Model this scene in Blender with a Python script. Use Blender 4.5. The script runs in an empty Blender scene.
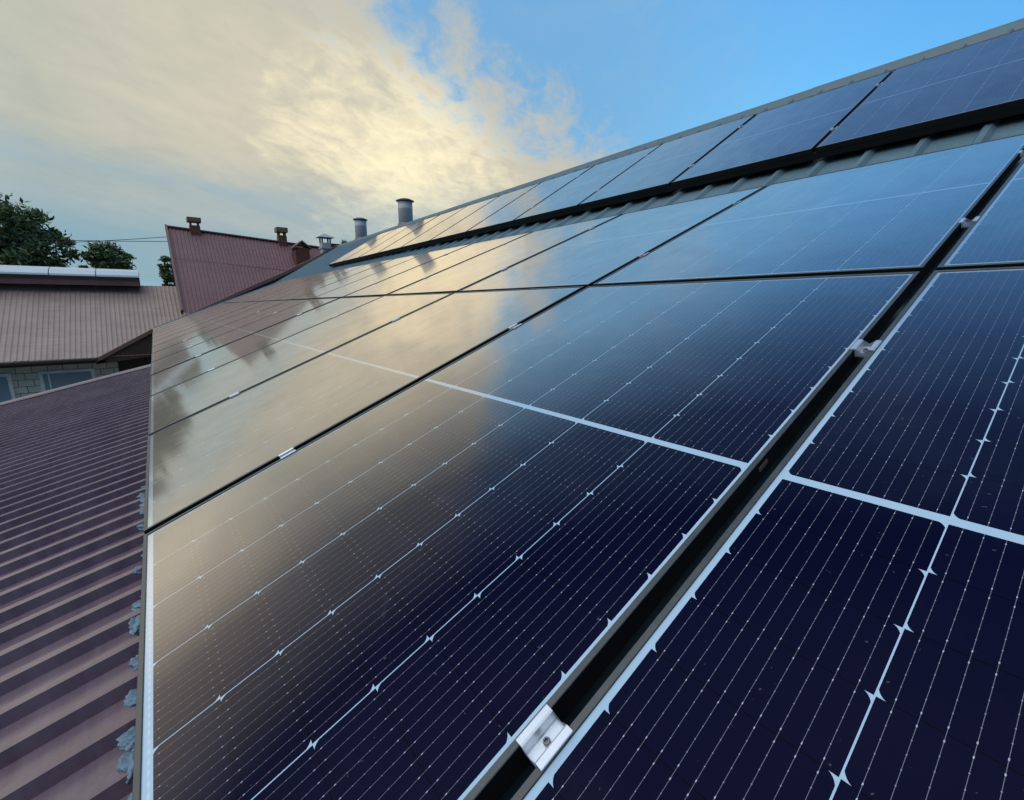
import bpy, bmesh, math, random
from mathutils import Matrix, Vector, noise
random.seed(7)
S = bpy.context.scene
COL = S.collection
R = math.radians

# ------------------------------------------------------------------ camera
cd = bpy.data.cameras.new("camera"); cam = bpy.data.objects.new("camera", cd); COL.objects.link(cam)
cd.sensor_fit = 'HORIZONTAL'; cd.sensor_width = 36.0; cd.lens = 36.0 * 448.998 / 1024.0
cd.clip_start = 0.02; cd.clip_end = 3000
rx, upv, bk = Vector((0.7880624, -0.61559536, 0.0)), Vector((0.12585264, 0.1611119, 0.97887899)), Vector((0.60259337, 0.77141772, -0.20444053)) * -1
cam.matrix_world = Matrix(((rx.x, upv.x, bk.x, 0.0952928), (rx.y, upv.y, bk.y, -0.28160424), (rx.z, upv.z, bk.z, 0.57891258), (0, 0, 0, 1)))
S.camera = cam

# ------------------------------------------------------------------ exposure
S.view_settings.view_transform = 'Standard'; S.view_settings.look = 'None'
S.view_settings.exposure = 0.0; S.view_settings.gamma = 1.0
S.view_settings.use_curve_mapping = False
S.render.engine = 'CYCLES'
S.cycles.max_bounces = 6; S.cycles.caustics_reflective = False; S.cycles.caustics_refractive = False

SUN_AZ, SUN_EL = R(25.5), R(14.5)      # azimuth measured from +y towards +x
sun_dir = Vector((math.sin(SUN_AZ) * math.cos(SUN_EL), math.cos(SUN_AZ) * math.cos(SUN_EL), math.sin(SUN_EL)))


# ------------------------------------------------------------------ node helper
class NT:
    def __init__(s, tree):
        s.t = tree; s.n = tree.nodes; s.l = tree.links
    def node(s, typ, **kw):
        nd = s.n.new(typ)
        for k, v in kw.items(): setattr(nd, k, v)
        return nd
    def put(s, sock, v):
        if isinstance(v, V): s.l.new(v.s, sock)
        elif hasattr(v, 'is_output'): s.l.new(v, sock)
        else: sock.default_value = v
    def math(s, op, a, b=None, c=None, clamp=False):
        nd = s.node('ShaderNodeMath', operation=op, use_clamp=clamp)
        s.put(nd.inputs[0], a)
        if b is not None: s.put(nd.inputs[1], b)
        if c is not None: s.put(nd.inputs[2], c)
        return V(s, nd.outputs[0])
    def noise(s, vec, scale, detail=4, rough=.55, dist=0.0, dim='3D'):
        nd = s.node('ShaderNodeTexNoise', noise_dimensions=dim)
        s.put(nd.inputs['Vector'], vec); nd.inputs['Scale'].default_value = scale
        nd.inputs['Detail'].default_value = detail; nd.inputs['Roughness'].default_value = rough
        nd.inputs['Distortion'].default_value = dist
        return V(s, nd.outputs['Fac'])
    def mix(s, f, a, b, mode='MIX'):
        nd = s.node('ShaderNodeMix', data_type='RGBA', blend_type=mode)
        s.put(nd.inputs['Factor'], f)
        for sock, v in ((nd.inputs[6], a), (nd.inputs[7], b)):
            if isinstance(v, tuple): sock.default_value = (*v, 1) if len(v) == 3 else v
            else: s.put(sock, v)
        return V(s, nd.outputs[2])
    def sep(s, vec):
        nd = s.node('ShaderNodeSeparateXYZ'); s.put(nd.inputs[0], vec)
        return [V(s, o) for o in nd.outputs]
    def comb(s, x, y, z):
        nd = s.node('ShaderNodeCombineXYZ')
        for i, v in enumerate((x, y, z)): s.put(nd.inputs[i], v)
        return V(s, nd.outputs[0])
    def smooth(s, v, a, b):
        nd = s.node('ShaderNodeMapRange', interpolation_type='SMOOTHSTEP')
        s.put(nd.inputs[0], v); s.put(nd.inputs[1], a); s.put(nd.inputs[2], b)
        return V(s, nd.outputs[0])
    def ramp(s, v, stops):
        nd = s.node('ShaderNodeValToRGB'); s.put(nd.inputs[0], v)
        e = nd.color_ramp.elements
        while len(e) < len(stops): e.new(.5)
        for el, (p, c) in zip(e, stops):
            el.position = p; el.color = (*c, 1) if len(c) == 3 else c
        return V(s, nd.outputs[0])


class V:
    def __init__(s, nt, sock): s.nt = nt; s.s = sock
    def __add__(s, o): return s.nt.math('ADD', s, o)
    def __sub__(s, o): return s.nt.math('SUBTRACT', s, o)
    def __rsub__(s, o): return s.nt.math('SUBTRACT', o, s)
    def __mul__(s, o): return s.nt.math('MULTIPLY', s, o)
    def __truediv__(s, o): return s.nt.math('DIVIDE', s, o)
    def lt(s, o): return s.nt.math('LESS_THAN', s, o)
    def gt(s, o): return s.nt.math('GREATER_THAN', s, o)
    def fract(s): return s.nt.math('FRACT', s)
    def abs(s): return s.nt.math('ABSOLUTE', s)
    def max(s, o): return s.nt.math('MAXIMUM', s, o)
    def min(s, o): return s.nt.math('MINIMUM', s, o)
    def pow(s, o): return s.nt.math('POWER', s, o)
    def clamp(s): return s.nt.math('ADD', s, 0.0, clamp=True)
    __radd__ = __add__; __rmul__ = __mul__


# ------------------------------------------------------------------ sky
W = bpy.data.worlds.new("World"); S.world = W; W.use_nodes = True
nt = NT(W.node_tree); W.node_tree.nodes.clear()
SKY_K = 0.1
BLUE_T = (0.67, 1.75, 3.5)
tc = nt.node('ShaderNodeTexCoord'); d = tc.outputs['Generated']
sky = nt.node('ShaderNodeTexSky', sky_type='NISHITA', sun_disc=False)
sky.sun_elevation = SUN_EL; sky.sun_rotation = SUN_AZ; sky.altitude = 200; sky.air_density = 1.0; sky.dust_density = 0.3; sky.ozone_density = 2.0
x, y, z = nt.sep(d)
zc = z.max(0.0)
def dot(v):
    nd = nt.node('ShaderNodeVectorMath', operation='DOT_PRODUCT'); nt.put(nd.inputs[0], d); nd.inputs[1].default_value = v
    return V(nt, nd.outputs['Value'])
cs = dot(sun_dir)                                        # cosine of the angle from the hidden sun
# clear sky: Nishita, deepened to the evening blue and rolled off towards white
def vmath(op, a_, b_):
    nd = nt.node('ShaderNodeVectorMath', operation=op)
    for sock, v in zip(nd.inputs, (a_, b_)): nt.put(sock, v)
    return V(nt, nd.outputs[0])
aureole = nt.smooth(cs, .70, .99)
away = nt.smooth(cs, -.75, .35)                          # the side of the sky away from the sun is dimmer
raw = vmath('MULTIPLY', vmath('MULTIPLY', V(nt, sky.outputs[0]), (SKY_K,) * 3), BLUE_T)
blue = vmath('MULTIPLY', vmath('DIVIDE', raw, vmath('ADD', raw, (1.0, 1.0, 1.0))), (1.6, 1.6, 1.6))
blue = nt.mix(nt.smooth(zc, .47, .74), blue, nt.mix(1.0, blue, (.34, .38, .46), 'MULTIPLY'))
blue = nt.mix(aureole * .85, blue, (.17, .38, .64))
blue = nt.mix(away, nt.mix(1.0, blue, (.16, .18, .22), 'MULTIPLY'), blue)
# cloud sheet: noise on a flat layer overhead
den = zc + 0.16
px, py = x / den, y / den
ca, sa = math.cos(R(50)), math.sin(R(50))
ux_ = px * ca - py * sa; uy_ = px * sa + py * ca
cv = nt.comb(ux_ * 1.0, uy_ * 0.52, 0.3)
n1 = nt.noise(cv, 1.25, 7, .54, .35)
n2 = nt.noise(cv, 5.0, 7, .62, .5)
n3 = nt.noise(nt.comb(ux_ * .8, uy_ * .5, 4.0), .55, 3, .5, .3)
n4 = nt.noise(nt.comb(ux_, uy_ * .7, 9.0), 13.0, 6, .62, .6)
az = nt.math('ARCTAN2', x, y)                            # radians, 0 at +y, + towards +x
edge = nt.smooth(az + zc * 2.0 + (n1 - .5) * 0.8 + (n2 - .5) * .80 + (n4 - .5) * .45, R(90), R(69))
behind = nt.smooth(az, R(-150), R(-60))
cover = (edge * behind * (nt.smooth(n1 * .55 + n3 * .30 + n2 * .15, .26, .50) * .42 + .58) * nt.smooth(zc, .92, .55)).clamp()
wisps = nt.smooth(n2 * .5 + n1 * .5, .50, .74) * .20 * nt.smooth(az, R(85), R(50))
cover = cover.max(wisps)
low = nt.smooth(zc + (n1 - .5) * .10, .27, .11)          # thinner, bluer bank near the horizon
glow = nt.smooth(cs + (n1 - .5) * .12 + (n2 - .5) * .05, .85, .995)
core = nt.smooth(cs + (n2 - .5) * .06 + (n1 - .5) * .04 + (n4 - .5) * .03, .970, 1.010)
ccol = nt.mix(glow, (0.49, 0.515, 0.45), (0.64, 0.60, 0.48))
ccol = nt.mix(core, ccol, (1.03, 0.92, 0.63))
texm = nt.smooth(n2 * .38 + n1 * .30 + n4 * .32, .30, .70)
ccol = nt.mix(1.0, ccol, nt.ramp(texm, [(0, (.89, .91, .94)), (1, (1.07, 1.055, 1.03))]), 'MULTIPLY')
ccol = nt.mix(low * (1.0 - glow * .22) * .97, ccol, (0.26, 0.415, 0.505))
ccol = nt.mix(away, nt.mix(1.0, ccol, (.22, .26, .32), 'MULTIPLY'), ccol)
# bright sky added out of view on the left, to lift the panel reflections
lg = nt.smooth(az, R(-5), R(-24)) * nt.smooth(az, R(-130), R(-80)) * nt.smooth(z, .05, .30) * nt.smooth(z, .62, .34)
# bright patch added to the unseen sky overhead, to lift the ambient light
sky_fill = nt.smooth(dot(Vector((-.46, -.05, .88)).normalized()) + (n1 - .5) * .2, .60, .97) * nt.smooth(z, .22, .50)
skyc = nt.mix(cover, blue, ccol)
skyc = nt.mix(lg * nt.smooth(n1, .25, .62) * .9, skyc, (1.32, 1.20, .98))
skyc = nt.mix(sky_fill, skyc, (1.75, 1.85, 2.0))
skyc = vmath('DIVIDE', skyc, (SKY_K,) * 3)
bg = nt.node('ShaderNodeBackground'); nt.put(bg.inputs[0], skyc); bg.inputs[1].default_value = SKY_K
out = nt.node('ShaderNodeOutputWorld'); nt.l.new(bg.outputs[0], out.inputs[0])

sl = bpy.data.lights.new("sun", 'SUN'); sl.energy = 0.012; sl.angle = R(22); sl.color = (1.0, .74, .42)
sun = bpy.data.objects.new("sun", sl); COL.objects.link(sun)
sun.rotation_mode = 'QUATERNION'; sun.rotation_quaternion = (-sun_dir).to_track_quat('-Z', 'Y')
sun.location = sun_dir * 60


# ------------------------------------------------------------------ materials
def mat(name):
    m = bpy.data.materials.new(name); m.use_nodes = True
    t = NT(m.node_tree); b = m.node_tree.nodes['Principled BSDF']
    return m, t, b

def simple(name, col, rough=.5, metal=0.0, vary=.18, scale=6.0, spec=.5, bump=0.0, rvar=.12):
    m, t, b = mat(name)
    tc = t.node('ShaderNodeTexCoord')
    n = t.noise(tc.outputs['Object'], scale, 6, .6)
    n_ = t.noise(tc.outputs['Object'], scale * 9, 4, .6)
    k = n * .7 + n_ * .3
    c = t.mix(t.smooth(k, .3, .7), tuple(v * (1 - vary) for v in col), tuple(min(1, v * (1 + vary)) for v in col))
    t.put(b.inputs['Base Color'], c)
    t.put(b.inputs['Roughness'], (k - .5) * (rvar * 2) + rough)
    b.inputs['Metallic'].default_value = metal
    b.inputs['Specular IOR Level'].default_value = spec
    if bump:
        bp = t.node('ShaderNodeBump'); bp.inputs['Strength'].default_value = bump; bp.inputs['Distance'].default_value = .004
        t.put(bp.inputs['Height'], n_); t.l.new(bp.outputs[0], b.inputs['Normal'])
    return m

M = {}
M['frame'] = simple('black_anodised_frame', (.010, .011, .012), .5, .0, .15, 30, spec=.2)  # frame sides: their shade is put into the near-black colour
M['frame_top'] = simple('sky_lit_top_of_frame', (.085, .095, .095), .34, .25, .15, 30)  # same anodising; sky light on the top flange painted in as a lighter tone
M['alu'] = simple('bare_aluminium', (.74, .80, .86), .42, .75, .05, 40)
M['steel_bolt'] = simple('steel_bolt', (.22, .22, .23), .35, .9, .1, 60)
M['grey_roof'] = simple('grey_roof_sheet', (.115, .20, .255), .60, .0, .12, 1.6, spec=.22)
M['ridge'] = simple('grey_ridge_cap', (.10, .165, .195), .5, .0, .12, 2)
M['brown_trim'] = simple('brown_trim_sheet', (.19, .115, .095), .5, 0, .15, 2)
M['dark_brown'] = simple('dark_brown_boarding', (.055, .034, .027), .6, 0, .3, 3)
M['brick'] = simple('red_brown_brick', (.14, .06, .045), .85, 0, .3, 9)
M['galv'] = simple('galvanised_pipe', (.44, .47, .51), .58, .15, .12, 3)
M['galv_dark'] = simple('weathered_cap', (.16, .17, .18), .5, .4, .2, 5)
M['foam'] = simple('sealing_foam', (.15, .25, .34), .6, 0, .35, 22, bump=.6)
M['window_frame'] = simple('white_window_frame', (.88, .90, .92), .4)
M['gutter'] = simple('dark_gutter', (.06, .045, .04), .45)
M['wire'] = simple('cable_black', (.03, .03, .03), .6)
M['bark'] = simple('bark', (.06, .045, .035), .9, 0, .3, 8)
M['ground'] = simple('yard_ground', (.07, .085, .05), .95, 0, .35, .4)
M['plaster'] = simple('old_plaster', (.33, .31, .29), .9, 0, .2, 1.5)

def glass_window():
    m, t, b = mat('window_glass')
    b.inputs['Base Color'].default_value = (.20, .32, .42, 1); b.inputs['Roughness'].default_value = .06
    b.inputs['Specular IOR Level'].default_value = 1.0
    return m
M['glass'] = glass_window()

def polycarb():
    m, t, b = mat('translucent_ridge_glazing')
    tc = t.node('ShaderNodeTexCoord'); n = t.noise(tc.outputs['Object'], 2.2, 4)
    t.put(b.inputs['Base Color'], t.mix(n, (.46, .56, .62), (.62, .72, .78)))
    b.inputs['Roughness'].default_value = .22
    return m
M['poly'] = polycarb()

def roof_brown(name, a, c, rough):
    """coated profiled sheet with faint chalking, dust and run-off streaks down the slope (object y)"""
    m, t, b = mat(name)
    tc = t.node('ShaderNodeTexCoord'); o = tc.outputs['Object']
    xx, yy, zz = t.sep(o)
    st = t.noise(t.comb(xx * 1.0, yy * 22.0, 0.0), 1.0, 5, .6)
    bl = t.noise(o, 1.7, 6, .6); fine = t.noise(o, 55, 4, .65)
    k = st * .45 + bl * .43 + fine * .12
    t.put(b.inputs['Base Color'], t.mix(t.smooth(k, .36, .66), a, c))
    t.put(b.inputs['Roughness'], (fine - .5) * .06 + (bl - .5) * .15 + rough)
    bp = t.node('ShaderNodeBump'); bp.inputs['Strength'].default_value = .35; bp.inputs['Distance'].default_value = .006
    t.put(bp.inputs['Height'], t.noise(o, 7.0, 2, .4) + fine * .02); t.l.new(bp.outputs[0], b.inputs['Normal'])
    return m
M['purple_sheet'] = roof_brown('maroon_profiled_sheet', (.082, .045, .074), (.140, .096, .132), .27)
M['purple_sheet'].node_tree.nodes['Principled BSDF'].inputs['Specular IOR Level'].default_value = 1.0
M['brown_sheet'] = roof_brown('faded_brown_profiled_sheet', (.30, .22, .185), (.41, .315, .27), .55)
M['maroon_sheet'] = roof_brown('dark_maroon_profiled_sheet', (.165, .080, .082), (.225, .118, .120), .5)

def blocks():
    m, t, b = mat('split_face_block_wall')
    tc = t.node('ShaderNodeTexCoord'); o = tc.outputs['Object']
    xx, yy, zz = t.sep(o)
    br = t.node('ShaderNodeTexBrick'); t.put(br.inputs['Vector'], t.comb(xx, zz, 0.0))
    br.inputs['Scale'].default_value = 1.0; br.inputs['Brick Width'].default_value = .34; br.inputs['Row Height'].default_value = .20
    br.inputs['Mortar Size'].default_value = .008; br.inputs['Mortar Smooth'].default_value = .2
    br.inputs['Color1'].default_value = (.90, .88, .82, 1); br.inputs['Color2'].default_value = (.74, .73, .68, 1); br.inputs['Mortar'].default_value = (.06, .055, .05, 1)
    n = t.noise(o, 12, 6, .65)
    t.put(b.inputs['Base Color'], t.mix(.6, V(t, br.outputs[0]), t.mix(n, (.65, .65, .65), (1, 1, 1)), 'MULTIPLY'))
    b.inputs['Roughness'].default_value = .9
    bp = t.node('ShaderNodeBump'); bp.inputs['Strength'].default_value = .6; bp.inputs['Distance'].default_value = .02
    t.put(bp.inputs['Height'], n * .6 + (1.0 - V(t, br.outputs['Fac'])) * .6); t.l.new(bp.outputs[0], b.inputs['Normal'])
    return m
M['blocks'] = blocks()

def leaf(name, a, c):
    m, t, b = mat(name)
    g = t.node('ShaderNodeNewGeometry')
    n = t.noise(g.outputs['Position'], 1.3, 3)
    oi = V(t, g.outputs['Random Per Island'])
    t.put(b.inputs['Base Color'], t.mix((n * .5 + oi * .5), a, c))
    b.inputs['Roughness'].default_value = .55
    return m
M['leaf'] = leaf('oak_leaf', (.060, .098, .038), (.18, .25, .095))

# ---- the photovoltaic laminate: cells, wires and margins laid out in metres
PW, PL = 1.1272, 1.772
def laminate():
    m, t, b = mat('photovoltaic_laminate')
    tc = t.node('ShaderNodeTexCoord'); o = tc.outputs['Object']
    xx, yy, zz = t.sep(o)
    CW, X0 = .1830, .5475
    cx = (xx + X0) / CW                                   # column coordinate 0..6
    a = cx.fract() * CW
    Y0, YA, YB, Y1 = .0217, .8706, .8848, 1.7537
    P1, P2 = (YA - Y0) / 10, (Y1 - YB) / 10
    up = yy.gt((YA + YB) / 2)
    yb = (yy - Y0) - up * (YB - Y0)                       # from the start of its half
    pit = up * (P2 - P1) + P1
    cy = yb / pit
    bb = cy.fract() * pit
    inx = (xx + X0).gt(0.0) * xx.lt(6 * CW - X0)
    iny = yy.gt(Y0) * yy.lt(YA) + yy.gt(YB) * yy.lt(Y1)
    # white gap between columns, wings at the clipped corners
    half = a.min(CW - a)
    colgap = half.lt(.0008)
    ch1 = ((a / .0085).pow(.68) + (bb / .0110).pow(.68)).lt(1.0)
    ch2 = (((CW - a) / .0085).pow(.68) + ((pit - bb) / .0110).pow(.68)).lt(1.0)
    white = colgap.max(ch1).max(ch2)
    cell = inx * iny * (1.0 - white)
    # row gap: thin dark seam between half cells
    hb = bb.min(pit - bb)
    seam = hb.lt(.0006)
    # ten soldered wires per cell, brighter solder pads along them
    q = ((a - .0135) / .017333)
    nearw = (q - (q + .5).s_floor()).abs() if False else ((q + .5).fract() - .5).abs() * .017333
    inw = a.gt(.008) * a.lt(CW - .008)
    wire = nearw.lt(.00021) * inw
    pq = (((bb / pit) * 6.0).fract() - .5).abs()
    pad = nearw.lt(.00050) * pq.lt(.035) * inw
    pad2 = nearw.lt(.00050) * (hb - .0068).abs().lt(.0011) * inw
    n = t.noise(o, 3.0, 3); fine = t.noise(o, 240, 2)
    obi = t.node('ShaderNodeObjectInfo')
    wn = t.node('ShaderNodeTexWhiteNoise', noise_dimensions='3D')
    t.put(wn.inputs['Vector'], t.comb(t.math('FLOOR', cx), t.math('FLOOR', cy) + up * 10.0, V(t, obi.outputs['Random']) * 40.0))
    rnd = V(t, wn.outputs['Value'])
    ccol = t.mix(rnd * .55 + n * .45, (.0016, .0030, .0185), (.0046, .0054, .0280))
    ccol = t.mix(seam, ccol, (.002, .002, .005))
    ccol = t.mix(wire * .55, ccol, (.36, .38, .48))
    ccol = t.mix((pad * .4).max(pad2 * .8), ccol, (.58, .62, .70))
    wcol = t.mix(n, (.40, .58, .74), (.47, .65, .80))
    # interconnect ribbon in the bottom margin, its glare painted on as pale dots
    rib = ((yy - .0165).abs()).lt(.0016) * inx
    glare_dots = ((xx / .01735).fract() - .5).abs().lt(.24)
    wcol = t.mix(rib * (glare_dots * .24 + .1), wcol, (.95, .95, .95))
    base = t.mix(cell, wcol, ccol)
    # thin film of dust with a few wiped smears
    dn = t.noise(t.comb(xx, yy * .7, V(t, obi.outputs['Random']) * 17.0), 5.5, 7, .62, .6)
    spots = t.noise(t.comb(xx, yy, V(t, obi.outputs['Random']) * 9.0), 16, 3, .5, 1.2)
    spk = t.noise(t.comb(xx, yy, V(t, obi.outputs['Random']) * 5.0), 130, 2, .5)
    dust = (t.smooth(dn, .50, .85) * .018 + t.smooth(spots, .69, .80) * .045 + t.smooth(spk, .735, .79) * .16)
    base = t.mix(dust, base, (.45, .45, .44))
    t.put(b.inputs['Base Color'], base)
    b.inputs['Roughness'].default_value = .6
    b.inputs['Specular IOR Level'].default_value = 0.0
    # anti-reflective glass: almost nothing face on, mirror-like at a grazing look
    lw = t.node('ShaderNodeLayerWeight'); lw.inputs['Blend'].default_value = .5
    cosv = 1.0 - V(t, lw.outputs['Facing'])
    fr = t.ramp(cosv, [(0.0, (.97,) * 3), (.07, (.91,) * 3), (.14, (.83,) * 3), (.21, (.79,) * 3), (.30, (.68,) * 3), (.41, (.36,) * 3), (.52, (.10,) * 3), (.68, (.007,) * 3), (1.0, (.001,) * 3)])
    fr = (fr * ((dn - .5) * .35 + 1.0)).clamp()
    # two lobes: the smooth glass itself and the shallow embossing that spreads the glow
    def gloss(r):
        g = t.node('ShaderNodeBsdfGlossy'); g.inputs['Color'].default_value = (1.0, .93, .845, 1)   # warm bloom of the anti-reflective coat
        t.put(g.inputs['Roughness'], (dn - .5) * .08 + (fine - .5) * .03 + r); return g
    g1, g2 = gloss(.075), gloss(.38)
    gl = t.node('ShaderNodeMixShader'); gl.inputs[0].default_value = .24
    t.l.new(g1.outputs[0], gl.inputs[1]); t.l.new(g2.outputs[0], gl.inputs[2])
    mx = t.node('ShaderNodeMixShader'); t.put(mx.inputs[0], fr)
    outn = [k for k in t.n if k.type == 'OUTPUT_MATERIAL'][0]
    t.l.new(b.outputs[0], mx.inputs[1]); t.l.new(gl.outputs[0], mx.inputs[2]); t.l.new(mx.outputs[0], outn.inputs[0])
    return m
V.s_floor = lambda s: s.nt.math('FLOOR', s)
M['laminate'] = laminate()


# ------------------------------------------------------------------ object helpers
def link(name, me, m, parent=None, mw=None):
    o = bpy.data.objects.new(name, me); COL.objects.link(o)
    if m and not me.materials: me.materials.append(m)
    if parent: o.parent = parent
    if mw is not None: o.matrix_world = mw
    return o

def from_bm(name, bm, m, parent=None, mw=None, smooth=False):
    bmesh.ops.recalc_face_normals(bm, faces=bm.faces)
    me = bpy.data.meshes.new(name); bm.to_mesh(me); bm.free()
    if smooth:
        for p in me.polygons: p.use_smooth = True
    return link(name, me, m, parent, mw)

def mesh(name, vs, fs, m, parent=None, mw=None):
    me = bpy.data.meshes.new(name); me.from_pydata([tuple(v) for v in vs], [], fs); me.update()
    return link(name, me, m, parent, mw)

def empty(name, loc=(0, 0, 0), mw=None):
    e = bpy.data.objects.new(name, None); COL.objects.link(e); e.empty_display_size = .1
    if mw is not None: e.matrix_world = mw
    else: e.location = loc
    return e

def tag(o, label=None, cat=None, group=None, kind=None):
    if label: o['label'] = label
    if cat: o['category'] = cat
    if group: o['group'] = group
    if kind: o['kind'] = kind
    return o

def box_bm(bm, x0, x1, y0, y1, z0, z1, bevel=0.0):
    vs = [bm.verts.new(p) for p in ((x0, y0, z0), (x1, y0, z0), (x1, y1, z0), (x0, y1, z0), (x0, y0, z1), (x1, y0, z1), (x1, y1, z1), (x0, y1, z1))]
    fs = [bm.faces.new([vs[i] for i in f]) for f in ((0, 3, 2, 1), (4, 5, 6, 7), (0, 1, 5, 4), (1, 2, 6, 5), (2, 3, 7, 6), (3, 0, 4, 7))]
    if bevel:
        es = list({e for f in fs for e in f.edges})
        bmesh.ops.bevel(bm, geom=es, offset=bevel, segments=2, affect='EDGES', profile=.5)
    return bm

def box(name, x0, x1, y0, y1, z0, z1, m, parent=None, bevel=0.0, mw=None):
    return from_bm(name, box_bm(bmesh.new(), x0, x1, y0, y1, z0, z1, bevel), m, parent, mw)

def lathe(name, prof, m, parent=None, seg=28, mw=None):
    bm = bmesh.new(); rings = []
    for r, z_ in prof:
        rings.append([bm.verts.new((r * math.cos(2 * math.pi * k / seg), r * math.sin(2 * math.pi * k / seg), z_)) for k in range(seg)])
    for a, b in zip(rings, rings[1:]):
        for k in range(seg): bm.faces.new((a[k], a[(k + 1) % seg], b[(k + 1) % seg], b[k]))
    bm.faces.new(rings[0][::-1]); bm.faces.new(rings[-1])
    o = from_bm(name, bm, m, parent, mw, smooth=True)
    return o

def tube(name, pts, r, m, parent=None, seg=8):
    cu = bpy.data.curves.new(name, 'CURVE'); cu.dimensions = '3D'; cu.bevel_depth = r; cu.bevel_resolution = 2; cu.use_fill_caps = True
    sp = cu.splines.new('POLY'); sp.points.add(len(pts) - 1)
    for p, q in zip(sp.points, pts): p.co = (*q, 1)
    tmp = bpy.data.objects.new('tmp', cu); COL.objects.link(tmp)
    dg = bpy.context.evaluated_depsgraph_get(); me = bpy.data.meshes.new_from_object(tmp.evaluated_get(dg))
    bpy.data.objects.remove(tmp); bpy.data.curves.remove(cu); me.name = name
    me.materials.clear()
    return link(name, me, m, parent)

def extrude_profile(name, prof, length_vec, m, parent=None, thick=None, mw=None):
    """prof: list of 3-D points, swept along length_vec; open sheet given thickness by a solidify"""
    L = Vector(length_vec); n = len(prof)
    vs = [Vector(p) for p in prof] + [Vector(p) + L for p in prof]
    fs = [(i, i + 1, n + i + 1, n + i) for i in range(n - 1)]
    o = mesh(name, vs, fs, m, parent, mw)
    if thick:
        md = o.modifiers.new('thickness', 'SOLIDIFY'); md.thickness = thick; md.offset = 0
    return o

def ribbed(name, width, length, pitch, crest, side, h, m, parent, mw, start=0.0, thick=.0012, sags=0):
    """trapezoidal sheet: local x = across the ribs, local y = down/up the slope"""
    prof = []; x_ = start
    valley = pitch - crest - 2 * side
    while x_ < width:
        for dx, dz in ((0, 0), (valley, 0), (valley + side, h), (valley + side + crest, h)):
            if x_ + dx <= width: prof.append((x_ + dx, 0, dz))
        x_ += pitch
    n = len(prof); vs = []; fs = []
    for yv in (0, length):
        vs += [(p[0], yv, p[2]) for p in prof]
    fs = [(i, i + 1, n + i + 1, n + i) for i in range(n - 1)]
    o = mesh(name, vs, fs, m, parent)
    o.matrix_local = mw
    md = o.modifiers.new('thickness', 'SOLIDIFY'); md.thickness = thick; md.offset = -1
    return o

def frame_mat(origin, xa, ya):
    xa = Vector(xa).normalized(); ya = Vector(ya).normalized(); za = xa.cross(ya).normalized()
    o = Vector(origin)
    return Matrix(((xa.x, ya.x, za.x, o.x), (xa.y, ya.y, za.y, o.y), (xa.z, ya.z, za.z, o.z), (0, 0, 0, 1)))


# ------------------------------------------------------------------ ground
TH = R(22.0942); T3 = R(22.0942 + 9.3); TL = R(13.5)
def roof_pt(Y, X, h):                       # array plane: Y up the slope, X along the ridge, h off the plane
    return Vector((Y * math.cos(TH) - h * math.sin(TH), X, Y * math.sin(TH) + h * math.cos(TH)))
gm = bmesh.new(); NG = 40
gv = [[gm.verts.new(((i / NG - .5) * 1600, (j / NG - .5) * 1600, -5.0)) for j in range(NG + 1)] for i in range(NG + 1)]
for i in range(NG):
    for j in range(NG): gm.faces.new((gv[i][j], gv[i + 1][j], gv[i + 1][j + 1], gv[i][j + 1]))
tag(from_bm('ground', gm, M['ground']), kind='structure')

# ------------------------------------------------------------------ the building that carries the panels
P = 1.154
Y_END = 18.75; Y_START = -6.0
HK, YK = -.115, 3.79                         # main sheet depth under the panels; kink
kink = roof_pt(YK, 0, HK)
bld = empty('metal_roofed_building', (0, 0, -5))
tag(bld, 'long building under the solar panels with kinked grey metal roof and maroon lean-to roof', 'building')
B = lambda o: o
def place(o, mw):
    o.parent = bld; o.matrix_world = mw; return o
up_dir = Vector((math.cos(TH), 0, math.sin(TH))); up3 = Vector((math.cos(T3), 0, math.sin(T3))); dnl = Vector((math.cos(TL), 0, math.sin(TL)))
bpy.context.view_layer.update()
binv = bld.matrix_world.inverted()
# main sheet: ribs run up the slope, local x along -y (ridge direction)
e0 = roof_pt(-.02, Y_END, HK)
o = ribbed('main_roof_sheet', Y_END - Y_START, YK + .36, .28, .030, .022, .028, M['grey_roof'], bld, binv @ frame_mat(e0, (0, -1, 0), up_dir), start=.03)
k0 = kink + Vector((0, Y_END, 0)) - Vector((-math.sin(T3), 0, math.cos(T3))) * .022
kink = kink - Vector((-math.sin(T3), 0, math.cos(T3))) * .022
RIDGE_L = 3.02
o = ribbed('upper_roof_sheet', Y_END - Y_START, RIDGE_L, .28, .030, .022, .028, M['grey_roof'], bld, binv @ frame_mat(k0, (0, -1, 0), up3), start=.03)
ridge_pt = kink + up3 * RIDGE_L
# far side of the roof
bk_dir = Vector((math.cos(R(30)), 0, -math.sin(R(30))))
o = ribbed('rear_roof_sheet', Y_END - Y_START, 6.0, .28, .030, .022, .028, M['grey_roof'], bld, binv @ frame_mat(ridge_pt + Vector((0, Y_START, 0)), (0, 1, 0), bk_dir), start=.03)
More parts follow.
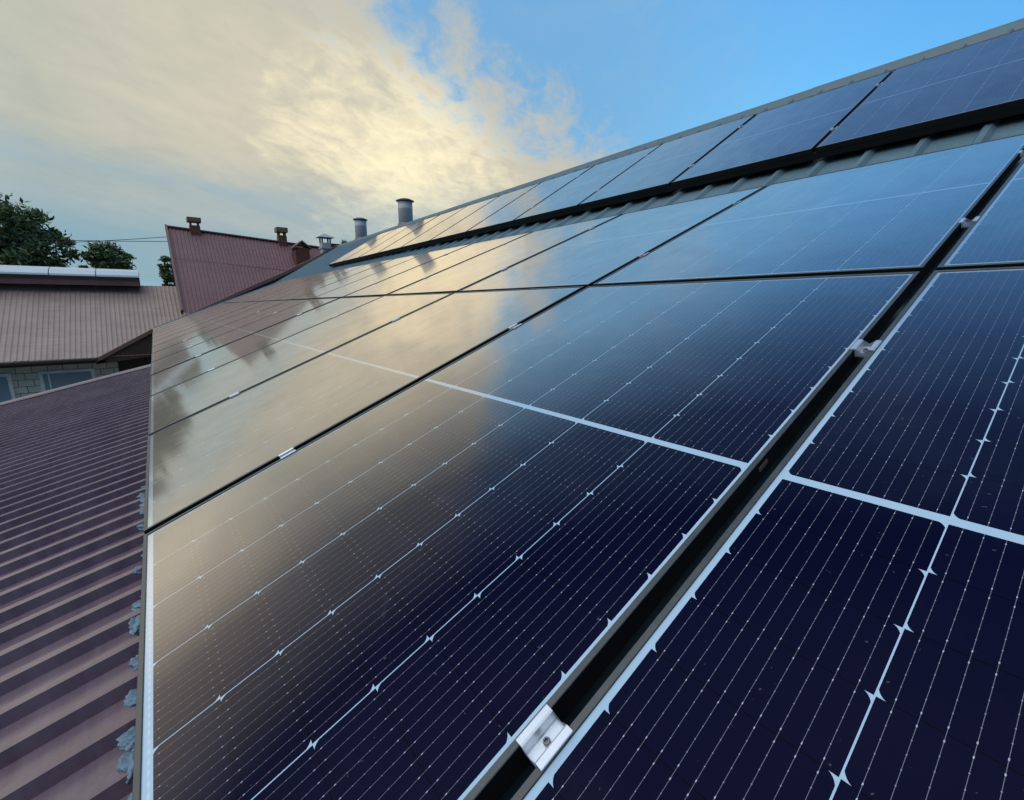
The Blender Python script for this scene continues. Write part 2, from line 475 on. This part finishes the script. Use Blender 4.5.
# ridge cap: folded strip with raised crown, in lapped lengths
nrm3 = Vector((-math.sin(T3), 0, math.cos(T3))); nrmb = Vector((math.sin(R(30)), 0, math.cos(R(30))))
cp = [ridge_pt - up3 * .088 + nrm3 * .002, ridge_pt - up3 * .086 + nrm3 * .006, ridge_pt - up3 * .05 + nrm3 * .026, ridge_pt - up3 * .028 + Vector((0, 0, .055)), ridge_pt + Vector((0, 0, .066)),
      ridge_pt + bk_dir * .03 + Vector((0, 0, .055)), ridge_pt + bk_dir * .06 + nrmb * .036, ridge_pt + bk_dir * .17 + nrmb * .031]
yy_ = Y_START; vs = []; fs = []
kk = 0
while yy_ < Y_END - .1:
    y2 = min(yy_ + 2.0, Y_END + .03); lift = .0035 * (kk % 2)
    n = len(cp); b0 = len(vs)
    vs += [p + Vector((0, yy_, lift)) - Vector((0, 0, -5)) * 0 for p in cp] + [p + Vector((0, y2 + .06, lift)) for p in cp]
    fs += [(b0 + i, b0 + i + 1, b0 + n + i + 1, b0 + n + i) for i in range(n - 1)]
    yy_ = y2; kk += 1
rc = mesh('ridge_cap', vs, fs, M['ridge']); rc.parent = bld; rc.matrix_parent_inverse = binv
md = rc.modifiers.new('thickness', 'SOLIDIFY'); md.thickness = .002
# maroon lean-to sheet below the array
LT_END = 6.62
l0 = Vector((.45 * math.cos(TL), LT_END, -.118 - .02 + .45 * math.sin(TL)))
o = ribbed('lean_to_roof_sheet', LT_END + 6.0, 5.2, .115, .022, .009, .024, M['purple_sheet'], bld, binv @ frame_mat(l0, (0, -1, 0), -dnl) @ Matrix.Scale(-1, 4, (0, 0, 1)), start=.02)
o['label'] = 'maroon ribbed lean-to sheet below the panels'
# light verge flashing along the far end of the lean-to
vf = []
nl = Vector((-math.sin(TL), 0, math.cos(TL)))
pA = l0 + Vector((0, -.16, 0)) + nl * .026
prof = [pA, pA + Vector((0, .15, 0)), pA + Vector((0, .17, 0)) + nl * .014, pA + Vector((0, .19, 0)), pA + Vector((0, .19, 0)) - nl * .12]
o = extrude_profile('lean_to_verge_flashing', prof, -dnl * 5.2, M['purple_sheet'], None, .002); o.parent = bld; o.matrix_parent_inverse = binv
# walls
def bbox(name, *a):
    o = box(name, *a); o.parent = bld; o.matrix_parent_inverse = binv; return o
bbox('wall', .35, 12.0, Y_START + .3, Y_END - .3, -5.0, -.30, M['plaster'])
bbox('lean_to_wall', -4.4, .349, Y_START + .3, LT_END - .25, -5.0, -1.45, M['plaster'])
# gable infill of the far end and boarding under it
gb = [(.36, Y_END - .32, -.30), (kink.x, Y_END - .32, kink.z - .06), (ridge_pt.x, Y_END - .32, ridge_pt.z - .08), (11.9, Y_END - .32, -.30)]
bm = bmesh.new(); f0 = [bm.verts.new(p) for p in gb]; f1 = [bm.verts.new((p[0], p[1] + .12, p[2])) for p in gb]
bm.faces.new(f0); bm.faces.new(f1[::-1])
for i in range(4): bm.faces.new((f0[i], f0[(i + 1) % 4], f1[(i + 1) % 4], f1[i]))
o = from_bm('gable_wall', bm, M['plaster']); o.parent = bld; o.matrix_parent_inverse = binv
# eave gutter of the main sheet past the lean-to
# raised verge (parapet) at the far gable, brown capped
top = [(-1.55, -1.03), (-.04, -.15), (1.03, .33), (2.92, 1.27), (3.75, 1.66), (5.1, 2.36), (6.16, 2.97)]
bot = [(-1.55, -1.21), (-.04, -1.02), (1.03, -.95), (2.92, .95), (3.75, 1.37), (5.1, 2.18), (6.16, 2.80)]
def strip(name, y0, y1, tp, bt, m):
    bm = bmesh.new(); n = len(tp)
    A = [bm.verts.new((p[0], y0, p[1])) for p in tp]; Bv = [bm.verts.new((p[0], y0, p[1])) for p in bt]
    C = [bm.verts.new((p[0], y1, p[1])) for p in tp]; D = [bm.verts.new((p[0], y1, p[1])) for p in bt]
    for i in range(n - 1):
        bm.faces.new((A[i], A[i + 1], Bv[i + 1], Bv[i])); bm.faces.new((C[i + 1], C[i], D[i], D[i + 1]))
        bm.faces.new((A[i + 1], A[i], C[i], C[i + 1])); bm.faces.new((Bv[i], Bv[i + 1], D[i + 1], D[i]))
    bm.faces.new((A[0], Bv[0], D[0], C[0])); bm.faces.new((A[-1], C[-1], D[-1], Bv[-1]))
    o = from_bm(name, bm, m); o.parent = bld; o.matrix_parent_inverse = binv; return o
strip('verge_upstand', Y_END + .01, Y_END + .13, [(p[0], p[1] - .115) for p in top], bot, M['dark_brown'])
strip('verge_capping', Y_END - .04, Y_END + .22, top, [(p[0], p[1] - .12) for p in top], M['brown_trim'])

# ------------------------------------------------------------------ solar panels
def ring_loops(bm, prof, w, l):
    loops = []
    for ins, z_ in prof:
        loops.append([bm.verts.new(p) for p in ((-w / 2 + ins, ins, z_), (w / 2 - ins, ins, z_), (w / 2 - ins, l - ins, z_), (-w / 2 + ins, l - ins, z_))])
    for a, b in zip(loops, loops[1:]):
        for k in range(4): bm.faces.new((a[k], a[(k + 1) % 4], b[(k + 1) % 4], b[k]))
bm = bmesh.new()
ring_loops(bm, [(.024, -.035), (0, -.035), (0, -.0008), (.0008, 0), (.0080, 0), (.0086, -.0006), (.0086, -.0026), (.0086, -.009), (.002, -.009), (.002, -.033), (.024, -.033), (.024, -.035)], PW, PL)
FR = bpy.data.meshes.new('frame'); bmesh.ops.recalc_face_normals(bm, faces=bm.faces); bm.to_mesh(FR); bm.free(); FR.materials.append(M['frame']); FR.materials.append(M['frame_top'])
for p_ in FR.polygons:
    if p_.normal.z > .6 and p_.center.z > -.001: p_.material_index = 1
bm = box_bm(bmesh.new(), -PW / 2 + .003, PW / 2 - .003, .003, PL - .003, -.0078, -.0024)
LM = bpy.data.meshes.new('laminate'); bmesh.ops.recalc_face_normals(bm, faces=bm.faces); bm.to_mesh(LM); bm.free(); LM.materials.append(M['laminate'])

ORD = ['first', 'second', 'third', 'fourth', 'fifth', 'sixth', 'seventh', 'eighth', 'ninth', 'tenth', 'eleventh', 'twelfth', 'thirteenth']
proto = None
tj = random.Random(21)
def add_panel(mw, label, group):
    global proto
    mw = mw @ Matrix.Rotation(R(tj.uniform(-.14, .14)), 4, 'Y') @ Matrix.Rotation(R(tj.uniform(-.08, .08)), 4, 'X')
    if proto is None:
        e = empty('solar_panel', mw=mw)
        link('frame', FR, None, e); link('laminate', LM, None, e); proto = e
    else:
        e = proto.copy(); COL.objects.link(e); e.matrix_world = mw
        for ch in proto.children:
            c = ch.copy(); COL.objects.link(c); c.parent = e
    tag(e, label, 'solar panel', group)
    return e
ROW2 = 1.800
NCOL = 13
def pmat(Y, X, h=0.0, dirv=None):
    return frame_mat(roof_pt(Y, X, h), (0, -1, 0), dirv or up_dir)
jit = random.Random(3)
for row, Y0_, nm in ((0, 0.0, 'lower'), (1, ROW2, 'middle')):
    for i in range(-1, NCOL):
        j = jit.uniform(-.002, .002) if i not in (-1, 0) else 0
        if i == -1: lab = f'{nm} row solar panel on the near side of the wide black gap'
        elif i == 0: lab = f'{nm} row solar panel just beyond the wide black gap'
        else: lab = f'{nm} row solar panel, {ORD[i]} one beyond the wide black gap'
        p_ = add_panel(pmat(Y0_ + j, (i + .5) * P, jit.uniform(-.001, .001) if i > 0 else 0), lab, f'solar panels in the {nm} row')
        if i == 0 and row == 0: panel00 = p_
R3Y, R3H = 4.282, .0742
R3X0 = 1.1525
for k in range(-2, 10):
    lab = f'solar panel of the upper row under the ridge, {ORD[9 - k]} from its far left end'
    add_panel(pmat(R3Y, R3X0 + (k + .5) * P, R3H, up3), lab, 'solar panels in the upper row')
# black strip hung below the frames along the foot of the upper row
sk_m = frame_mat(roof_pt(R3Y, R3X0 + 10 * P, R3H), (0, -1, 0), up3)
bm = bmesh.new()
box_bm(bm, .02, 12 * P - .02, .003, .0055, -.079, -.0362); box_bm(bm, .02, 12 * P - .02, .0056, .040, -.0379, -.0362)
o = from_bm('black_strip', bm, M['frame'], None, sk_m)
tag(o, 'long black strip along the foot of the upper panel row', 'closing strip')
# drain slot in the frame side facing the wide gap
bm = bmesh.new(); ring = []
for k in range(20):
    t_ = 2 * math.pi * k / 20
    cxx = math.copysign(.011, math.cos(t_)) + .0045 * math.cos(t_); czz = .0045 * math.sin(t_)
    ring.append((cxx, czz))
v0 = [bm.verts.new((PW / 2 + .0002, .905 + a, -.016 + b)) for a, b in ring]; v1 = [bm.verts.new((PW / 2 + .0010, .905 + a, -.016 + b)) for a, b in ring]
bm.faces.new(v1)
for k in range(20): bm.faces.new((v0[k], v0[(k + 1) % 20], v1[(k + 1) % 20], v1[k]))
o = from_bm('drain_slot', bm, simple('bare_slot_edge', (.20, .18, .16), .5, .3), panel00)
o['label'] = 'pale oval drain slot in the frame side'

# ------------------------------------------------------------------ clamps in the gaps
def clamp_mesh():
    # profile across the gap (x), swept along y: two wings lying on the frames, a channel between
    t_ = .003
    pr = [(-.0200, .0004), (-.0200, .0026), (-.0190, .0032), (-.0120, .0032), (-.0100, .0018), (-.0092, -.0100), (-.0080, -.0118), (.0080, -.0118), (.0092, -.0100), (.0100, .0018), (.0120, .0032), (.0190, .0032), (.0200, .0026), (.0200, .0004),
          (.0122, .0004), (.0118, -.0145), (-.0118, -.0145), (-.0122, .0004)]
    bm = bmesh.new(); L = .046
    a = [bm.verts.new((p[0], 0, p[1])) for p in pr]; b = [bm.verts.new((p[0], L, p[1])) for p in pr]
    n = len(pr)
    for i in range(n): bm.faces.new((a[i], a[(i + 1) % n], b[(i + 1) % n], b[i]))
    bm.faces.new(a); bm.faces.new(b[::-1])
    bmesh.ops.triangulate(bm, faces=[f for f in bm.faces if len(f.verts) > 4])
    bmesh.ops.recalc_face_normals(bm, faces=bm.faces)
    me = bpy.data.meshes.new('channel'); bm.to_mesh(me); bm.free(); me.materials.append(M['alu']); return me
CH = clamp_mesh()
def bolt_mesh():
    bm = bmesh.new(); seg = 18
    prof = [(.0042, -.0118), (.0042, -.0078), (.0037, -.0072), (.0025, -.0072), (.0022, -.0100), (.0, -.0100)]
    rings = [[bm.verts.new((max(r, 1e-5) * math.cos(2 * math.pi * k / seg), .023 + max(r, 1e-5) * math.sin(2 * math.pi * k / seg), z_)) for k in range(seg)] for r, z_ in prof]
    for a, b in zip(rings, rings[1:]):
        for k in range(seg): bm.faces.new((a[k], a[(k + 1) % seg], b[(k + 1) % seg], b[k]))
    bmesh.ops.recalc_face_normals(bm, faces=bm.faces)
    me = bpy.data.meshes.new('bolt'); bm.to_mesh(me); bm.free(); me.materials.append(M['steel_bolt']); return me
BO = bolt_mesh()
cproto = None
def add_clamp(mw, label):
    global cproto
    if cproto is None:
        e = empty('panel_clamp', mw=mw); link('channel', CH, None, e); link('bolt', BO, None, e); cproto = e
    else:
        e = cproto.copy(); COL.objects.link(e); e.matrix_world = mw
        for ch in cproto.children:
            c = ch.copy(); COL.objects.link(c); c.parent = e
    tag(e, label, 'clamp', 'metal clamps in the gaps between panels')
for i in range(0, 7):
    where = 'wide black gap' if i == 0 else f'{ORD[i - 1]} seam past the gap'
    for row, Y0_, rn in ((0, 0.0, 'lower'), (1, ROW2, 'middle')):
        for a_, hn in ((.362, 'lower'), (1.305, 'upper')):
            yv = Y0_ + a_ + (0.02 if row else 0)
            add_clamp(pmat(yv, i * P - .0013, 0), f'{hn} silver clamp between {rn} row panels in the {where}')
for k in range(-1, 6):
    for a_, hn in ((.36, 'lower'), (1.36, 'upper')):
        add_clamp(pmat(R3Y, R3X0 + k * P, R3H, up3) @ Matrix.Translation((0, a_, 0)), f'{hn} silver clamp in the {ORD[k + 1]} upper row seam from the right')

# ------------------------------------------------------------------ sealing foam lumps by the lower panel edge
def blob(name, loc, sx, sy, sz, seed, rz):
    bm = bmesh.new(); bmesh.ops.create_icosphere(bm, subdivisions=4, radius=1.0)
    for v in bm.verts:
        nn = noise.fractal(v.co * 1.5 + Vector((seed * 3.1, 0, seed)), .7, 2.2, 5)
        v.co *= 1 + .48 * nn
        v.co = Vector((v.co.x * sx, v.co.y * sy, max(v.co.z, -.35) * sz))
    o = from_bm(name, bm, M['foam'], smooth=True); o.location = loc; o.rotation_euler = (0, TL, rz)
    return o
br = random.Random(11)
LTZ = lambda x_: -.138 + x_ * math.tan(TL)
ORD2 = ORD + ['fourteenth', 'fifteenth', 'sixteenth', 'seventeenth', 'eighteenth', 'nineteenth', 'twentieth', 'twenty-first', 'twenty-second']
for k in range(22):
    yv = .30 + k * .0775 + br.uniform(-.025, .025)
    big = br.uniform(.45, 1.0) if k > 4 else br.uniform(.7, 1.25)
    x_ = br.uniform(-.022, -.004)
    o = blob('sealant_lump', (x_, yv, LTZ(x_) + .016), .019 * big * br.uniform(.8, 1.5), .020 * big * br.uniform(.8, 1.9), .012 * big, k + 1, br.uniform(-.3, .3))
    tag(o, f'{ORD2[k]} blue-grey foam lump from the near end of the panel edge', 'sealant', 'lumps of sealing foam on the maroon roof')

# ------------------------------------------------------------------ pipes and vents on the ridge
def pipe(name, x_, y_, z0, z1, r, label):
    e = empty(name, (x_, y_, z0)); tag(e, label, 'chimney', 'steel chimneys behind the ridge')
    h = z1 - z0
    lathe('flue', [(r, -.5), (r, h * .62), (r * 1.015, h * .63), (r * 1.015, h * .66), (r, h * .67), (r, h - .09), (r * .9, h - .088)], M['galv'], e)
    lathe('rain_cap', [(r * 1.25, h - .075), (r * 1.27, h - .06), (r * .7, h - .01), (.02, h)], M['galv_dark'], e)
    lathe('flashing_collar', [(r * 1.6, -.35), (r * 1.12, .10), (r * 1.02, .13)], M['galv_dark'], e)
pipe('flue_pipe', 6.41, 13.0, 2.90, 3.72, .212, 'larger grey steel flue pipe with flat cap behind the ridge')
pipe('flue_pipe', 6.35, 16.6, 2.88, 3.69, .205, 'smaller grey steel flue pipe left of the larger one')
# lantern vent
e = empty('lantern_vent', (5.76, 18.98, 2.3)); tag(e, 'small square metal vent with pyramid cap on the roof verge left of the flues', 'vent')
bm = bmesh.new(); box_bm(bm, -.17, .17, -.17, .17, 0, .72); box_bm(bm, -.21, .21, -.21, .21, .50, .56)
from_bm('base', bm, M['galv'], e)
for sx in (-1, 1):
    for sy in (-1, 1): box('post', sx * .15 - .025, sx * .15 + .025, sy * .15 - .025, sy * .15 + .025, .72, .92, M['galv_dark'], e)
bm = bmesh.new(); c4 = [bm.verts.new((a, b, .92)) for a, b in ((-.30, -.30), (.30, -.30), (.30, .30), (-.30, .30))]; ap = bm.verts.new((0, 0, 1.10)); bm.faces.new(c4[::-1])
for i in range(4): bm.faces.new((c4[i], c4[(i + 1) % 4], ap))
from_bm('cap', bm, M['galv'], e)
e = empty('capped_stack', (6.35, 19.6, 2.3)); tag(e, 'low brown metal stack at the far roof corner right of the square vent', 'vent')
box('body', -.26, .26, -.2, .2, 0, .72, M['brown_trim'], e, .01); box('lid', -.32, .32, -.26, .26, .722, .78, M['dark_brown'], e)

# ------------------------------------------------------------------ neighbour: brown roof with ridge skylight and block wall
nb = empty('block_wall_house', (-4, 21, -5)); tag(nb, 'low house with faded brown metal roof, ridge skylight and pale block wall', 'building')
bpy.context.view_layer.update(); ninv = nb.matrix_world.inverted()
def np_(o): o.parent = nb; o.matrix_parent_inverse = ninv; return o
PB = R(35); nbu = Vector((0, math.cos(PB), math.sin(PB)))
EZ = -.985
o = ribbed('roof', 9.0 + 1.6 + .9, 4.05, .125, .028, .022, .011, M['brown_sheet'], nb, ninv @ frame_mat((-10.1, 18.75, EZ), (1, 0, 0), nbu), start=0, thick=.003)
o = ribbed('rear_roof', 11.5, 4.0, .19, .04, .03, .028, M['brown_sheet'], nb, ninv @ frame_mat((1.4, 22.07, EZ + 4.05 * math.sin(PB)), (-1, 0, 0), Vector((0, math.cos(PB), -math.sin(PB)))), start=0, thick=.003)
np_(box('soffit', -10.1, -1.32, 18.76, 19.30, EZ - .17, EZ - .10, M['dark_brown']))
np_(box('gutter', -10.1, -1.50, 18.64, 18.745, EZ - .10, EZ - .01, M['gutter'], None, .02))
np_(box('wall', -10.0, -1.08, 19.30, 19.6, -5, EZ - .171, M['blocks']))
np_(box('boarded_wall', -1.078, 1.3, 19.42, 19.6, -5, -.66, M['dark_brown']))
for x0, x1 in ((-2.93, -1.66), (-4.75, -3.50)):
    zt = -1.37; fr_ = np_(box('window', x0, x1, 19.22, 19.299, zt - 1.25, zt, M['window_frame'], None, .008))
    gp = box('pane', x0 + .09, x1 - .09, 19.205, 19.2185, zt - 1.16, zt - .085, M['glass']); gp.parent = fr_
    ml = box('mullion', x0 + .20, x0 + .235, 19.195, 19.2045, zt - 1.16, zt - .085, M['window_frame']); ml.parent = fr_
tube_o = tube('downpipe', [(-.52, 19.3, -.62), (-.42, 19.25, -.64), (-.30, 19.25, -.66), (-.27, 19.25, -.80), (-.27, 19.25, -3)], .05, M['gutter']); np_(tube_o)
tube_o = tube('conduit', [(-1.0, 19.38, -.93), (-.3, 19.38, -.90), (.3, 19.38, -.88)], .025, M['galv_dark']); np_(tube_o)
# ridge skylight (raised, glazed top)
sk = np_(box('skylight_curb', -9.5, -.20, 21.55, 22.5, 1.33, 1.60, M['brown_trim']))
sk['label'] = 'brown curb under the glazed ridge strip'
np_(box('skylight_fascia', -9.5, -.19, 21.50, 21.548, 1.30, 1.47, M['maroon_sheet']))
bm = bmesh.new(); xs = [-9.55 + 1.17 * k for k in range(9)]; prof = [(21.40, 1.60), (21.42, 1.66), (21.6, 1.80), (22.0, 1.90), (22.4, 1.80), (22.6, 1.60)]
for k in range(8):
    x0, x1 = xs[k] + .012, min(xs[k + 1] - .012, -.06)
    a = [bm.verts.new((x0, p[0], p[1])) for p in prof]; b = [bm.verts.new((x1, p[0], p[1])) for p in prof]
    for i in range(5): bm.faces.new((a[i], a[i + 1], b[i + 1], b[i]))
    bm.faces.new((a[0], b[0], b[5], a[5])); bm.faces.new(a); bm.faces.new(b[::-1])
gl_ = np_(from_bm('skylight_glazing', bm, M['poly'])); gl_['label'] = 'pale blue-white glazed strip along the ridge'

# ------------------------------------------------------------------ tall maroon gabled roof
gh = empty('maroon_roofed_house', (4, 23, -5)); tag(gh, 'taller house with steep dark maroon metal roof and two brick chimneys', 'building')
bpy.context.view_layer.update(); ginv = gh.matrix_world.inverted()
def gp_(o): o.parent = gh; o.matrix_parent_inverse = ginv; return o
PG = R(45)
def roof_slab(name, quad, m, pitch=.125, h=.02):
    """ribbed sheet filling a quad a-b (bottom, left to right) and d-c (top); ribs run bottom to top"""
    a, b, c, d_ = [Vector(q) for q in quad]
    nrm = (b - a).cross(d_ - a).normalized(); L = (b - a).length; vs = []; n = 0
    N = int(L / pitch); stations = []
    for k in range(N):
        for fx, fz in ((0, 0), (.55, 0), (.67, 1), (.88, 1)): stations.append(((k + fx) / N, fz * h))
    stations.append((1, 0))
    for s_, hz in stations: vs.append(a.lerp(b, s_) + nrm * hz)
    for s_, hz in stations: vs.append(d_.lerp(c, s_) + nrm * hz)
    n = len(stations)
    o = mesh(name, vs, [(i, i + 1, n + i + 1, n + i) for i in range(n - 1)], m)
    md = o.modifiers.new('thickness', 'SOLIDIFY'); md.thickness = .003; md.offset = -1
    return o
A_, T_ = Vector((.89, 19.58, .36)), Vector((.90, 22.86, 3.64))
B_, U_ = Vector((9.6, 18.95, -.27)), Vector((9.9, 22.21, 2.98))
mid = .62
gp_(roof_slab('roof_lower_sheet', (A_, B_, B_.lerp(U_, mid), A_.lerp(T_, mid)), M['maroon_sheet']))
off = Vector((0, -.005, .005))
gp_(roof_slab('roof_upper_sheet', (A_.lerp(T_, mid - .015) + off, B_.lerp(U_, mid - .015) + off, U_ + off, T_ + off), M['maroon_sheet']))
gp_(roof_slab('rear_roof_sheet', (Vector((9.9, 25.6, -.3)), Vector((.9, 26.2, .3)), T_ + Vector((0, 0, .02)), U_ + Vector((0, 0, .02))), M['maroon_sheet']))
# ridge capping and verge board
def bar(name, p, q, w, h, m):
    p, q = Vector(p), Vector(q); ax = (q - p).normalized(); sd = ax.cross(Vector((0, 0, 1))).normalized(); u_ = sd.cross(ax).normalized()
    bm = bmesh.new(); A = [bm.verts.new(p + sd * a * w / 2 + u_ * b * h / 2) for a, b in ((-1, -1), (1, -1), (1, 1), (-1, 1))]; Bv = [bm.verts.new(q + sd * a * w / 2 + u_ * b * h / 2) for a, b in ((-1, -1), (1, -1), (1, 1), (-1, 1))]
    bm.faces.new(A[::-1]); bm.faces.new(Bv)
    for i in range(4): bm.faces.new((A[i], A[(i + 1) % 4], Bv[(i + 1) % 4], Bv[i]))
    return from_bm(name, bm, m)
gp_(bar('ridge_capping', T_ + Vector((-.05, 0, .035)), U_ + Vector((0, 0, .035)), .20, .05, M['maroon_sheet']))
gp_(bar('verge_board', A_ + Vector((-.03, .02, .02)), T_ + Vector((-.03, .02, .02)), .07, .20, M['maroon_sheet']))
gab = [(1.12, 19.75, -.2), (1.12, 22.86, 3.50), (1.12, 26.0, .3), (1.12, 26.0, -5), (1.12, 19.75, -5)]
bm = bmesh.new(); f0 = [bm.verts.new(p) for p in gab]; f1 = [bm.verts.new((p[0] + .2, p[1], p[2])) for p in gab]
bm.faces.new(f0); bm.faces.new(f1[::-1])
for i in range(5): bm.faces.new((f0[i], f0[(i + 1) % 5], f1[(i + 1) % 5], f1[i]))
gp_(from_bm('gable_wall', bm, M['dark_brown']))
# chimneys belong to the roof
def chimney(x_, y_, z_, w, h, cap):
    o = gp_(box('chimney', x_ - w / 2, x_ + w / 2, y_ - w / 2, y_ + w / 2, z_ - .7, z_ + h, M['brick'], None, .01))
    c = box('chimney_hood', x_ - w / 2 - .06, x_ + w / 2 + .06, y_ - w / 2 - .06, y_ + w / 2 + .06, z_ + h + .13, z_ + h + .13 + cap, M['galv_dark'] if False else M['brown_trim'], None, .012); c.parent = o
    for sx in (-1, 1):
        for sy in (-1, 1):
            q = box('hood_post', x_ + sx * (w / 2 - .05) - .03, x_ + sx * (w / 2 - .05) + .03, y_ + sy * (w / 2 - .05) - .03, y_ + sy * (w / 2 - .05) + .03, z_ + h, z_ + h + .13, M['brick']); q.parent = o
    return o
c1 = chimney(1.80, 22.75, 3.62, .35, .14, .17); c1['label'] = 'hooded brick chimney near the left ridge end'
c2 = chimney(4.96, 22.55, 3.42, .34, .22, .20); c2['label'] = 'hooded brick chimney towards the right of the ridge'
# gabled brick dormer vent on the slope
vb = gp_(box('roof_vent', 5.20, 5.76, 21.35, 21.95, 1.9, 3.06, M['brick'])); vb['label'] = 'small brick vent with its own gabled lid'
bm = bmesh.new(); pr = [(5.12, 3.02), (5.48, 3.30), (5.84, 3.02), (5.84, 3.07), (5.48, 3.36), (5.12, 3.07)]
a = [bm.verts.new((p[0], 21.27, p[1])) for p in pr]; b = [bm.verts.new((p[0], 22.03, p[1])) for p in pr]
for i in range(6): bm.faces.new((a[i], a[(i + 1) % 6], b[(i + 1) % 6], b[i]))
bm.faces.new(a); bm.faces.new(b[::-1])
o = from_bm('vent_lid', bm, M['brown_trim']); o.parent = vb

# ------------------------------------------------------------------ trees
def tree(base, h, crown_c, radii, n_clump, n_leaf, lsize, seed, label, group='trees behind the brown roof', name='leafy_tree'):
    rg = random.Random(seed)
    e = empty(name, base); tag(e, label, 'tree', group)
    bx, by, bz = base; c = Vector(crown_c) - Vector(base)
    bm = bmesh.new()
    def limb(p, q, r0, r1, seg=7):
        p, q = Vector(p), Vector(q); ax = (q - p).normalized(); s_ = ax.orthogonal().normalized(); t_ = ax.cross(s_)
        A = [bm.verts.new(p + (s_ * math.cos(2 * math.pi * k / seg) + t_ * math.sin(2 * math.pi * k / seg)) * r0) for k in range(seg)]
        Bv = [bm.verts.new(q + (s_ * math.cos(2 * math.pi * k / seg) + t_ * math.sin(2 * math.pi * k / seg)) * r1) for k in range(seg)]
        for k in range(seg): bm.faces.new((A[k], A[(k + 1) % seg], Bv[(k + 1) % seg], Bv[k]))
    fork = Vector((c.x * .5, c.y * .5, c.z - radii[2] * .75))
    limb((0, 0, 0), fork, .30, .22)
    clumps = []
    for k in range(n_clump):
        while True:
            v = Vector((rg.uniform(-1, 1), rg.uniform(-1, 1), rg.uniform(-1, 1)))
            if .25 < v.length < 1: break
        v *= (.55 + .45 * v.length)
        pos = c + Vector((v.x * radii[0], v.y * radii[1], v.z * radii[2]))
        clumps.append((pos, rg.uniform(.5, 1.0)))
        limb(fork.lerp(c, .3 * rg.random()), pos, .07, .015, 5)
    from_bm('trunk', bm, M['bark'], e)
    vs, fs = [], []
    R_ = sum(radii) / 3
    for pos, sc in clumps:
        cr = R_ * .30 * sc
        for j in range(int(n_leaf * sc)):
            dv = Vector((rg.gauss(0, 1), rg.gauss(0, 1), rg.gauss(0, .62))) * cr * .5
            p = pos + dv; s_ = lsize * rg.uniform(.6, 1.4)
            nx = Vector((rg.gauss(0, 1), rg.gauss(0, 1), rg.gauss(0, 1) + .6)).normalized(); tx = nx.orthogonal().normalized()
            tx = (Matrix.Rotation(rg.uniform(0, 6.28), 3, nx) @ tx); ty = nx.cross(tx)
            i0 = len(vs)
            vs += [p - tx * s_, p + ty * s_ * .42, p + tx * s_, p - ty * s_ * .42]
            fs.append((i0, i0 + 1, i0 + 2, i0 + 3))
    mesh('crown', vs, fs, M['leaf'], e)
tree((-5.4, 32, -5), 11, (-5.3, 32, 3.35), (2.65, 2.4, 2.25), 90, 330, .13, 1, 'big dark oak at the left edge rising above the glazed ridge strip')
tree((-9.2, 31, -5), 12, (-9.0, 31, 3.9), (3.0, 2.8, 3.0), 60, 300, .14, 5, 'tall dark tree just outside the left edge of the photo')
tree((-1.62, 34, -5), 9, (-1.58, 34, 2.75), (1.12, 1.1, 1.5), 75, 240, .09, 12, 'rounder smaller tree right of the big oak')
tree((.75, 36, -5), 9, (.98, 36, 2.70), (.42, .5, 1.0), 22, 220, .09, 3, 'small tree peeping out beside the maroon gable')
tree((14.2, 40, -5), 9, (14.2, 40, 5.4), (.9, .9, .9), 16, 160, .11, 4, 'tuft of foliage showing left of the smaller flue', 'trees behind the ridge')

# ------------------------------------------------------------------ overhead cables
def cable(p, q, sag, label):
    pts = []
    for k in range(15):
        t_ = k / 14; v = Vector(p).lerp(Vector(q), t_); v.z -= sag * 4 * t_ * (1 - t_); pts.append(v)
    o = tube('overhead_cable', pts, .014, M['wire']); tag(o, label, 'cable', 'overhead cables')
cable((-9.0, 30, 3.45), (1.7, 30, 3.92), .12, 'upper thin black cable in the sky left of the maroon gable')
cable((-9.0, 30, 2.85), (1.7, 30, 4.20), .14, 'lower slanting thin black cable left of the maroon gable')
